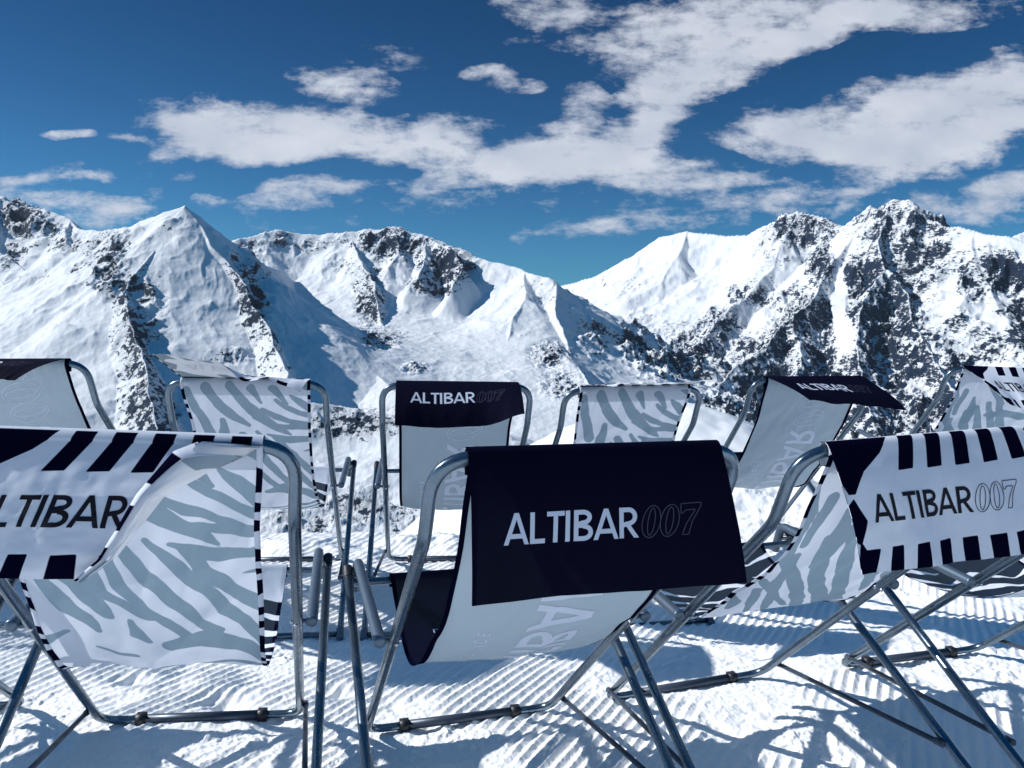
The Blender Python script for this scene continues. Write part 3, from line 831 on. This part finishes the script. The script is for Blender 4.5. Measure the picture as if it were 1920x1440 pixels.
# ------------------------------------------------------------------ mountains
def ridge(pts, k, g, w=1.0): return ([W(*p) for p in pts], k, g)
RIDGES = [
 # left pyramid (group 0)
 ridge([(345, 384, 1800), (305, 398, 1830), (270, 413, 1860), (235, 428, 1900), (205, 432, 1960), (150, 428, 2080), (128, 408, 2160), (100, 397, 2230), (70, 392, 2300), (40, 385, 2360), (0, 366, 2450), (-120, 380, 2600), (-400, 420, 2700)], .80, 0),
 ridge([(345, 384, 1800), (385, 425, 1880), (425, 455, 1990), (455, 478, 2120), (500, 498, 2300), (540, 512, 2450)], 1.1, 0),
 ridge([(345, 384, 1800), (375, 430, 1730), (415, 482, 1650), (455, 540, 1560), (490, 600, 1450), (515, 645, 1380), (545, 700, 1280)], 1.5, 0),
 ridge([(290, 470, 1670), (245, 540, 1560), (250, 600, 1440), (262, 670, 1330), (280, 740, 1200), (300, 800, 1100)], 1.25, 0),
 ridge([(205, 432, 1960), (190, 500, 1820), (170, 545, 1740)], .8, 0),
 ridge([(0, 366, 2450), (-20, 460, 2150), (60, 520, 1950)], .7, 0),
 ridge([(128, 408, 2160), (120, 450, 2000)], .9, 0),
 # middle massif (group 1)
 ridge([(380, 470, 2650), (445, 447, 2620), (480, 440, 2640), (520, 431, 2660), (560, 438, 2660), (600, 441, 2650), (640, 436, 2620), (680, 430, 2600), (715, 428, 2570), (738, 422, 2550), (770, 436, 2520), (800, 441, 2500), (830, 452, 2470), (850, 463, 2440), (890, 478, 2390), (925, 489, 2340), (960, 497, 2290), (985, 505, 2250), (1030, 519, 2180), (1045, 535, 2160), (1060, 550, 2170), (1120, 594, 2190), (1160, 628, 2210), (1200, 664, 2230), (1245, 722, 2260), (1290, 795, 2290), (1330, 880, 2300)], .85, 1),
 ridge([(655, 444, 2600), (668, 480, 2400), (690, 520, 2260), (705, 560, 2130), (718, 610, 1990), (735, 648, 1860), (745, 675, 1780)], 1.35, 1),
 ridge([(738, 424, 2550), (745, 470, 2400), (720, 500, 2330)], .9, 1),
 ridge([(800, 441, 2500), (850, 468, 2340), (872, 500, 2240), (850, 535, 2150)], 1.5, 1),
 ridge([(800, 441, 2500), (800, 480, 2360), (780, 520, 2240)], 1.0, 1),
 ridge([(985, 505, 2250), (988, 560, 2060), (965, 600, 1930), (950, 640, 1810), (975, 690, 1640)], .50, 1),
 ridge([(1045, 535, 2160), (1052, 590, 1980), (1075, 660, 1780), (1100, 740, 1580), (1120, 800, 1460)], .75, 1),
 ridge([(560, 720, 1350), (640, 690, 1480), (700, 700, 1450), (770, 760, 1250), (900, 800, 1150)], .35, 1),
 ridge([(430, 760, 1180), (560, 752, 1200), (680, 768, 1180), (790, 800, 1120)], .9, 1),
 # right massif (group 2)
 ridge([(960, 560, 4700), (1050, 534, 4550), (1085, 528, 4480), (1112, 518, 4420), (1150, 498, 4300), (1190, 478, 4200), (1215, 458, 4120), (1235, 445, 4080), (1262, 440, 4020), (1290, 431, 3960), (1312, 436, 3910), (1345, 441, 3860), (1400, 440, 3780), (1430, 424, 3720), (1455, 414, 3660), (1478, 399, 3600), (1500, 393, 3560), (1515, 398, 3540), (1545, 404, 3500), (1583, 425, 3440), (1600, 414, 3390), (1622, 398, 3330), (1636, 384, 3290), (1650, 392, 3260), (1662, 378, 3230), (1674, 373, 3200), (1695, 374, 3180), (1708, 374, 3160), (1722, 392, 3130), (1745, 410, 3080), (1775, 418, 3030), (1810, 424, 2980), (1835, 430, 2950), (1870, 440, 2900), (1930, 460, 2850), (2060, 480, 2750), (2300, 470, 2700)], .95, 2),
 ridge([(1840, 470, 4200), (1890, 445, 4250), (1925, 432, 4300), (2000, 425, 4300)], .8, 2),
 ridge([(1636, 384, 3290), (1600, 440, 3120), (1565, 480, 2990), (1530, 545, 2800), (1490, 590, 2620), (1440, 640, 2430), (1380, 690, 2250), (1320, 740, 2080), (1280, 790, 1950)], 1.35, 2),
 ridge([(1674, 373, 3200), (1640, 450, 2960), (1660, 500, 2830), (1700, 545, 2700), (1712, 600, 2560), (1735, 640, 2440), (1760, 690, 2300), (1800, 740, 2150), (1830, 800, 2000)], 1.4, 2),
 ridge([(1500, 393, 3560), (1470, 440, 3400), (1450, 500, 3250), (1410, 545, 3080), (1350, 590, 2880), (1310, 640, 2680), (1270, 690, 2480), (1230, 740, 2300)], .95, 2),
 ridge([(1660, 500, 2830), (1620, 560, 2640), (1600, 640, 2400), (1620, 720, 2200), (1640, 800, 2000)], 1.0, 2),
 ridge([(1490, 590, 2620), (1500, 660, 2380), (1480, 720, 2220), (1450, 800, 2020)], .95, 2),
 ridge([(1835, 430, 2950), (1830, 500, 2780), (1870, 560, 2620), (1910, 640, 2420), (1960, 720, 2250)], .7, 2),
 ridge([(1290, 431, 3960), (1270, 480, 3760), (1240, 530, 3560), (1180, 560, 3450)], .7, 2),
 ridge([(1400, 440, 3780), (1380, 480, 3640)], .6, 2),
 ridge([(1190, 478, 4200), (1140, 560, 3800), (1100, 620, 3500)], .6, 2),
]
ROCKS = [(200, 500, 40, 60, .75), (245, 600, 44, 60, 1.0), (300, 560, 30, 30, .5),   # where bare rock shows (px, py, rx, ry, weight): looked up once, baked per vertex of the terrain
 (30, 405, 60, 32, 1.0), (90, 425, 40, 22, .6), (125, 455, 26, 18, .7), (20, 480, 26, 26, .7), (140, 505, 14, 14, .7), (60, 525, 60, 14, .5), (230, 545, 60, 32, 1.0), (215, 470, 26, 40, .7), (250, 620, 34, 60, 1.1), (265, 700, 30, 60, .9), (285, 780, 50, 50, 1.0), (220, 660, 14, 14, .6),
 (475, 560, 26, 50, 1.0), (455, 500, 24, 36, .7), (510, 630, 12, 30, .6), (430, 668, 50, 12, .8), (180, 532, 20, 8, .8), (300, 640, 24, 40, .4), (330, 410, 20, 26, .3), (560, 690, 60, 10, .4),
 (520, 445, 34, 14, .6), (575, 455, 60, 18, .35), (470, 455, 30, 14, .4), (700, 450, 60, 22, .6), (740, 450, 46, 34, .8), (800, 465, 40, 26, .7), (845, 500, 44, 34, 1.2), (800, 535, 34, 14, 1.0), (830, 548, 30, 10, 1.1), (700, 520, 20, 22, .8), (690, 575, 24, 40, 1.3), (715, 630, 36, 16, 1.2), (640, 500, 30, 12, .5),
 (925, 578, 20, 10, 1.0), (945, 620, 14, 22, 1.1), (975, 630, 20, 10, .9), (1030, 665, 40, 22, 1.2), (1010, 560, 40, 14, .5), (975, 535, 16, 8, .7), (1060, 720, 40, 24, .9), (1100, 640, 50, 30, .45), (780, 690, 24, 9, 1.0), (950, 680, 20, 30, .5), (1000, 540, 50, 20, .4),
 (650, 792, 80, 22, 1.2), (740, 785, 50, 18, .9), (560, 985, 90, 30, 1.2), (680, 960, 90, 34, 1.2), (770, 990, 60, 30, 1.0),
 (1180, 545, 60, 30, .35), (1240, 520, 60, 30, .3), (1220, 610, 60, 30, .5), (1300, 660, 80, 50, 1.0), (1250, 640, 70, 30, .6), (1190, 640, 30, 30, .8), (1360, 600, 60, 30, .8), (1330, 560, 40, 14, .4), (1370, 540, 40, 24, .5),
 (1490, 420, 50, 36, 1.0), (1540, 425, 40, 24, .7), (1450, 480, 40, 24, .5), (1400, 560, 50, 30, .8), (1430, 650, 70, 40, 1.0), (1540, 495, 22, 26, 1.3), (1660, 410, 60, 40, .8), (1700, 420, 50, 36, .7), (1620, 520, 60, 40, 1.0), (1680, 540, 50, 50, .8), (1650, 620, 90, 60, 1.0), (1560, 620, 70, 60, .8), (1500, 600, 50, 50, .9), (1700, 660, 90, 60, .9), (1600, 700, 140, 50, 1.0), (1460, 720, 120, 40, 1.0), (1800, 680, 60, 50, .7), (1770, 425, 50, 14, .8), (1870, 515, 50, 30, 1.2), (1830, 540, 30, 20, 1.0), (1790, 600, 50, 24, .5), (1850, 650, 60, 30, .6), (1910, 620, 20, 60, 1.0), (1890, 580, 30, 14, .8), (1780, 490, 60, 14, .5), (1720, 480, 60, 40, .8), (1850, 470, 40, 10, .5), (1700, 780, 200, 60, .9), (1420, 800, 140, 60, .9)]
SMOOTH = [(1300, 500, 70, 24, .8), (1280, 560, 60, 20, .9), (1400, 590, 30, 24, .6), (1440, 600, 60, 40, -.0), (1573, 560, 10, 70, 1.4), (1590, 630, 16, 30, .9), (1420, 640, 20, 20, .3), (900, 600, 90, 70, 1.0), (600, 620, 50, 80, 1.0), (380, 560, 50, 90, .5), (120, 600, 100, 60, 1.0), (1380, 500, 30, 30, .5)]
def base_z(X, Y, D):
    left = np.interp(D, [300, 600, 980, 1200, 1500, 2000, 2300, 2600, 3200, 7000], [-300, -285, -268, -200, -112, -10, 40, 60, 0, -300])
    right = np.interp(D, [300, 900, 1500, 2000, 2600, 3200, 4500, 7000], [-330, -420, -430, -330, -170, -20, 120, 0])
    px = 960 + F_PX * X / np.maximum(Y, 1)
    t = sstep(-80, 110, px - np.interp(D, [1000, 1500, 1800, 2150, 2600, 3500], [1330, 1180, 1110, 1050, 960, 940]))
    return left * (1 - t) + right * t
def build_mountains():
    az = np.radians(np.linspace(-47, 47, 1750)); rr = np.concatenate([np.exp(np.linspace(math.log(480), math.log(1000), 170)), np.exp(np.linspace(math.log(1003), math.log(2900), 560)), np.exp(np.linspace(math.log(2910), math.log(6000), 240))])
    A, R = np.meshgrid(az, rr); X = R * np.sin(A); Y = R * np.cos(A)
    # domain warp so that ridges are not straight
    wx = 26 * fbm(X / 260, Y / 260, 4) ; wy = 26 * fbm(X / 260 + 40, Y / 260 + 7, 4)
    Xw, Yw = X + wx * .55, Y + wy * .55
    B = base_z(X, Y, R)
    Zm = B.copy(); G = np.where(X / Y > .25, 2, np.where(X / Y > -.28, 1, 0)); 
    near = np.full(X.shape, 1e9)
    best = np.full(X.shape, 0.0)
    for pts, k, g in RIDGES:
        for a, b in zip(pts[:-1], pts[1:]):
            d = b[:2] - a[:2]; L = (d ** 2).sum()
            xs = X; ys = Y
            t = np.clip(((Xw - a[0]) * d[0] + (Yw - a[1]) * d[1]) / L, 0, 1)
            dd = np.hypot(Xw - a[0] - t * d[0], Yw - a[1] - t * d[1])
            zr = a[2] + (b[2] - a[2]) * t
            H = np.maximum(zr - B, 5.0)
            z = B + H * np.log1p(np.exp((1 - k * dd / H) * 5.0)) / np.log1p(np.exp(5.0))
            up = z > Zm
            Zm = np.where(up, z, Zm); G = np.where(up, g, G); near = np.minimum(near, dd)
    px, py = to_px(X, Y, Zm)
    rock = np.full(X.shape, -.45)
    for cx, cy, rx, ry, w in ROCKS:
        q = ((px - cx) / rx) ** 2 + ((py - cy) / ry) ** 2
        rock = np.maximum(rock, -.45 + (w * .70 + .08) * np.exp(-q * .55))
    for cx, cy, rx, ry, w in SMOOTH:
        q = ((px - cx) / rx) ** 2 + ((py - cy) / ry) ** 2
        rock = rock - w * np.exp(-q)
    relief = np.clip((Zm - B) / 150, 0, 1)
    rk = sstep(-.38, .25, rock)
    # large gullies running down slope, then crags
    amp = (.25 + .75 * relief)
    away = sstep(0, 90, near)
    big = ridged(Xw / 190, Yw / 190, 4) - .75
    med = ridged(Xw / 60 + 3, Yw / 60, 4) - .75
    amp = amp * np.clip(R / 1700, .35, 1.3); rk = rk * np.clip(R / 1500, .4, 1)
    crest = .35 + .65 * sstep(0, 45, near)
    Z = Zm + amp * (28 * big * (.2 + .8 * away) * (.35 + .65 * rk) + 15 * med * (.12 + .88 * rk) * crest)
    Z += crest * rk * (4.0 * (ridged(X / 26, Y / 26, 4) - .7) + 2.2 * fbm(X / 7, Y / 7, 3))
    Z += 5.0 * fbm(X / 210, Y / 210, 3) * (1 - rk) + .7 * fbm(X / 16, Y / 16, 4) + 1.9 * (ridged(Xw / 55 + Yw / 160, Yw / 150, 4) - .75) * relief * (1 - rk)
    # wind-blown flutes on the smooth faces
    dzr = np.gradient(Z, axis=0) / np.gradient(R, axis=0); dza = np.gradient(Z, axis=1) / (np.gradient(A, axis=1) * R)
    slope = np.hypot(dzr, dza)
    cr = ridged(X / 45 + 9, Y / 45, 4) - .85
    rock = rock + np.clip((slope - .85) * .35, -.25, .45) + .35 * cr * (rk * .9 + .1)
    V = np.stack([X, Y, Z], 2)
    Q = grid_faces(len(rr), len(az))
    mean_g = G.ravel()[Q[:, 0]]
    Vf = V.reshape(-1, 3); rf = rock.ravel()
    labels = ['pyramid shaped snow peak with dark rock ribs on the left', 'long snow covered ridge in the middle falling to a deep valley', 'craggy rock and snow massif on the right under thin cloud']
    for g in (0, 1, 2):
        q = Q[mean_g == g]
        used, inv = np.unique(q, return_inverse=True)
        me = np_mesh('mountain', Vf[used], inv.reshape(-1, 4)); attr(me, 'rock', rf[used])
        if me.polygons[len(me.polygons) // 2].normal.z < 0: me.flip_normals()
        o = link('mountain', me, M_MOUNT); tag(o, labels[g], kind='structure')
def mountain_mat():
    m, nt, out = newmat('mountain_snow_rock')
    geo = N(nt, 'NewGeometry'); pos = geo.outputs['Position']
    rk = N(nt, 'Attribute', attribute_name='rock').outputs['Fac']
    sp = N(nt, 'SeparateXYZ', inp={0: geo.outputs['Normal']})
    n1 = N(nt, 'TexNoise', inp={'Vector': pos, 'Scale': .095, 'Detail': 9.0, 'Roughness': .72, 'Distortion': .4}).outputs[0]
    n2 = N(nt, 'TexNoise', inp={'Vector': pos, 'Scale': .011, 'Detail': 5.0, 'Roughness': .6}).outputs[0]
    mp = N(nt, 'Mapping', inp={'Vector': pos, 'Rotation': (.5, .45, .4), 'Scale': (1, .28, 1.6)}).outputs[0]
    n3 = N(nt, 'TexNoise', inp={'Vector': mp, 'Scale': .095, 'Detail': 10.0, 'Roughness': .74, 'Distortion': .25}).outputs[0]
    steep = math_(nt, 'SUBTRACT', .80, sp.outputs[2])                # >0 steep
    v = math_(nt, 'MULTIPLY_ADD', steep, .9, rk)
    v = math_(nt, 'MULTIPLY_ADD', math_(nt, 'SUBTRACT', n1, .5), 2.2, v)
    v = math_(nt, 'MULTIPLY_ADD', math_(nt, 'SUBTRACT', n2, .5), 1.1, v)
    v = math_(nt, 'MULTIPLY_ADD', math_(nt, 'SUBTRACT', n3, .5), 4.2, v)
    f = mrange(nt, v, .30, .46)
    rc = mixc(nt, mrange(nt, n3, .35, .65), C4(.007, .014, .033), C4(.024, .042, .078))
    sc = mixc(nt, mrange(nt, n2, .3, .7), C4(.72, .745, .775), C4(.65, .68, .72))
    col = mixc(nt, f, sc, rc)
    nb = N(nt, 'TexNoise', inp={'Vector': mp, 'Scale': .11, 'Detail': 7.0, 'Roughness': .7}).outputs[0]
    h = math_(nt, 'ADD', math_(nt, 'MULTIPLY', n1, 3.0), math_(nt, 'MULTIPLY', nb, 2.0))
    bs = mrange(nt, rk, -.5, .5, .10, .9)
    bmp = N(nt, 'Bump', inp={'Strength': bs, 'Distance': 3.5, 'Height': h}).outputs[0]
    b = N(nt, 'BsdfPrincipled', inp={'Base Color': col, 'Roughness': .85, 'Specular IOR Level': .1, 'Normal': bmp})
    nt.links.new(b.outputs[0], out.inputs[0]); return m

# ------------------------------------------------------------------ sky
CLOUDS = [(720, 105, 90, 26, 0, .3), (1000, 378, 420, 22, 2, .36), (1380, 400, 420, 30, 6, .42), (540, 405, 260, 26, 0, .38), (1500, 340, 300, 30, 6, .4), (1000, 30, 90, 50, 0, .5), (130, 330, 200, 24, 0, .4), (1180, 330, 300, 30, 0, .3), (1840, 300, 160, 26, 8, .45),  # px, py, rx, ry, angle (deg, + = right side up), weight
 (420, 255, 150, 52, 4, 1.15), (560, 250, 190, 46, -3, 1.2), (720, 255, 190, 42, -4, 1.15), (820, 262, 80, 34, 10, .85), (470, 285, 200, 24, 0, 1.0), (350, 200, 90, 26, 0, .7),
 (640, 155, 110, 26, -4, .95), (900, 130, 36, 16, 30, .9), (940, 128, 22, 18, 0, .9), (960, 165, 60, 18, 0, .55),
 (930, 310, 130, 26, 10, 1.1), (1020, 285, 110, 36, 25, .95), (1100, 290, 160, 46, 8, 1.1), (1250, 322, 190, 28, -2, 1.15), (1100, 200, 46, 40, 45, .8), (1180, 250, 120, 40, 25, .9),
 (1110, 50, 110, 40, -15, .62), (1280, 60, 160, 60, 14, 1.0), (1440, 18, 230, 46, 8, 1.1), (1300, 140, 120, 46, 30, 1.0), (1440, 100, 140, 28, 25, 1.0), (1220, 195, 80, 46, 40, 1.0), (1570, 45, 160, 28, 22, .95), (1700, 20, 200, 26, 8, .8),
 (1490, 222, 120, 32, -8, 1.0), (1650, 215, 210, 54, 14, 1.2), (1820, 205, 180, 66, 12, 1.2), (1730, 260, 170, 52, 8, 1.2), (1900, 180, 120, 80, 10, 1.1), (1450, 262, 140, 20, -8, .6),
 (570, 352, 90, 18, -4, .85), (540, 378, 80, 14, 0, .7), (740, 352, 80, 16, -6, .55),
 (60, 328, 60, 10, 0, .8), (180, 330, 46, 9, 0, .7), (90, 380, 150, 32, -10, .8), (200, 400, 90, 24, -6, .6), (280, 372, 26, 16, 20, .55), (130, 250, 50, 8, 0, .6), (178, 253, 20, 7, 0, .65), (260, 261, 46, 10, 0, .7), (350, 338, 34, 9, 0, .4), (395, 382, 34, 10, 0, .45),
 (1040, 440, 110, 16, 4, .55), (1200, 402, 120, 20, 10, .55), (1350, 395, 120, 20, 12, .45), (1560, 350, 230, 20, 10, .75), (1720, 330, 150, 20, 8, .6),
 (1820, 375, 170, 26, 14, .8), (1900, 340, 80, 20, 10, .6), (1880, 400, 100, 20, 8, .6), (1600, 385, 40, 12, 30, .6)]
def build_world():
    w = bpy.data.worlds.new('World'); scene.world = w; w.use_nodes = True
    nt = w.node_tree
    for n in list(nt.nodes): nt.nodes.remove(n)
    out = nt.nodes.new('ShaderNodeOutputWorld')
    sky = N(nt, 'TexSky', sky_type='NISHITA'); sky.sun_disc = False
    sky.sun_elevation = SUN_EL; sky.sun_rotation = SUN_AZ; sky.altitude = 2100; sky.air_density = 1.0; sky.dust_density = .3; sky.ozone_density = 3.0
    S = .094
    tint = mixc(nt, 1.0, sky.outputs[0], C4(*SKY_TINT), 'MULTIPLY')
    d = N(nt, 'TexCoord').outputs['Generated']
    s = N(nt, 'SeparateXYZ', inp={0: d})
    yy = math_(nt, 'MAXIMUM', s.outputs[1], .08)
    u = math_(nt, 'DIVIDE', s.outputs[0], yy); v = math_(nt, 'DIVIDE', s.outputs[2], yy)
    uv = N(nt, 'CombineXYZ', inp={0: u, 1: v, 2: 0.0}).outputs[0]
    hz = mrange(nt, s.outputs[2], .0, .42, 1.0, 0.05, True)
    tint = mixc(nt, hz, tint, mixc(nt, 1.0, sky.outputs[0], C4(.17, .53, .72), 'MULTIPLY'))
    tint = mixc(nt, mrange(nt, s.outputs[2], .40, .75, 0, 1, True), tint, mixc(nt, 1.0, tint, C4(.0, .070 / S, .165 / S), 'ADD'))  # extra blue added overhead as fill light, to lift and tint shaded snow
    # warp
    def nz(scale, rot=0.0, sx=1.0, sy=1.0, det=6.0, off=0.0, rough=.55):
        mp = N(nt, 'Mapping', inp={'Vector': uv, 'Location': (off, off * .7, off), 'Rotation': (0, 0, rot), 'Scale': (sx, sy, 1)}).outputs[0]
        return N(nt, 'TexNoise', inp={'Vector': mp, 'Scale': scale, 'Detail': det, 'Roughness': rough})
    wn = nz(5.0, .1, 1, 1.8, 5.0)
    wv = N(nt, 'VectorMath', operation='MULTIPLY_ADD', inp={0: N(nt, 'VectorMath', operation='SUBTRACT', inp={0: wn.outputs['Color'], 1: (.5, .5, .5)}).outputs[0], 1: (.10, .05, 0), 2: uv}).outputs[0]
    acc = None
    for (cx, cy, rx, ry, an, wt) in CLOUDS:
        r = ray(cx, cy); cu, cv = r[0] / r[1], r[2] / r[1]
        ru = rx / F_PX * (1 / r[1]) * 1.34; rv = ry / F_PX * (1 / r[1]) * 1.50
        mp = N(nt, 'Mapping', vector_type='TEXTURE', inp={'Vector': wv, 'Location': (cu, cv, 0), 'Rotation': (0, 0, rad(an)), 'Scale': (ru, rv, 1)}).outputs[0]
        ln = N(nt, 'VectorMath', operation='DOT_PRODUCT', inp={0: mp, 1: mp}).outputs['Value']
        g = math_(nt, 'MULTIPLY', math_(nt, 'SUBTRACT', 1.0, ln, clamp=True), wt)
        acc = g if acc is None else math_(nt, 'ADD', math_(nt, 'MAXIMUM', acc, g), math_(nt, 'MULTIPLY', math_(nt, 'MINIMUM', acc, g), .45))
    acc = math_(nt, 'MINIMUM', acc, 1.45)
    big = nz(6.0, .12, 1, 2.0, 9.0, 3.0, .62).outputs[0]; fine = nz(24.0, -.2, 1, 1.6, 8.0, 5.0, .68).outputs[0]
    str_ = nz(7.0, -.22, .7, 4.5, 8.0, 9.0, .6).outputs[0]
    mid_ = nz(13.0, .1, .8, 1.9, 9.0, 7.0, .64).outputs[0]; mic = nz(46.0, .2, .8, 1.8, 6.0, 11.0, .7).outputs[0]
    t = math_(nt, 'MULTIPLY_ADD', math_(nt, 'SUBTRACT', big, .5), 1.7, acc)
    t = math_(nt, 'MULTIPLY_ADD', math_(nt, 'SUBTRACT', mid_, .5), 2.4, t)
    t = math_(nt, 'MULTIPLY_ADD', math_(nt, 'SUBTRACT', mic, .5), .9, t)
    t = math_(nt, 'MULTIPLY_ADD', math_(nt, 'SUBTRACT', fine, .5), 1.7, t)
    t = math_(nt, 'MULTIPLY_ADD', math_(nt, 'SUBTRACT', str_, .5), 1.5, t)
    # no cloud where there is no blob near
    t = math_(nt, 'MULTIPLY', t, mrange(nt, acc, .0, .22))
    den = mrange(nt, t, .34, 1.42, 0, 1, True)
    den = math_(nt, 'POWER', den, .80)
    den = math_(nt, 'MULTIPLY', den, .95)
    shade = mrange(nt, nz(9.0, .1, 1, 1.8, 6.0, 1.0).outputs[0], .3, .7)
    cc = mixc(nt, shade, C4(.45 / S, .50 / S, .60 / S), C4(.63 / S, .66 / S, .735 / S))
    # low thin veil near the horizon
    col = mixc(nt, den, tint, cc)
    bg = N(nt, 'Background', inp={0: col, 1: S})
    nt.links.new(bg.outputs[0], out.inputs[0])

def build_haze():
    mb = MB(); mb.box((0, 2950, -150), 11000, 6300, 1400); 
    m, nt, out = newmat('thin_haze')
    v = N(nt, 'VolumePrincipled', inp={'Color': C4(.62, .78, .95), 'Density': .000022, 'Anisotropy': .2})
    nt.links.new(v.outputs[0], out.inputs[1])
    o = mb.build('haze', m); tag(o, 'thin blue mountain air between the terrace and the peaks', kind='stuff')
SKY_TINT = (.045, .255, .43)
M_SNOW = snow_mat(); M_MOUNT = mountain_mat()
build_world()
build_chairs()
build_ground()
build_mountains()
build_haze()

# ------------------------------------------------------------------ sun, camera
sd = bpy.data.lights.new('sun', 'SUN'); sd.energy = 5.0; sd.angle = rad(.5); sd.color = (1.0, .985, .955)
so = bpy.data.objects.new('sun', sd); COL.objects.link(so)
dirv = Vector((math.sin(SUN_AZ) * math.cos(SUN_EL), math.cos(SUN_AZ) * math.cos(SUN_EL), math.sin(SUN_EL)))
so.rotation_euler = dirv.to_track_quat('Z', 'Y').to_euler(); so.location = dirv * 30
cd = bpy.data.cameras.new('camera'); cam = bpy.data.objects.new('camera', cd); COL.objects.link(cam)
cd.sensor_width = 36; cd.lens = 36 * F_PX / 1920; cd.clip_start = .05; cd.clip_end = 20000
cam.matrix_world = Matrix.Translation((0, 0, CAM_H)) @ Matrix.Rotation(math.pi / 2 - PITCH, 4, 'X') @ Matrix.Rotation(ROLL, 4, 'Z')
scene.camera = cam
scene.render.resolution_x = 1024; scene.render.resolution_y = 768
vs = scene.view_settings; vs.view_transform = 'Standard'; vs.look = 'None'; vs.exposure = .20; vs.gamma = 1; vs.use_curve_mapping = False
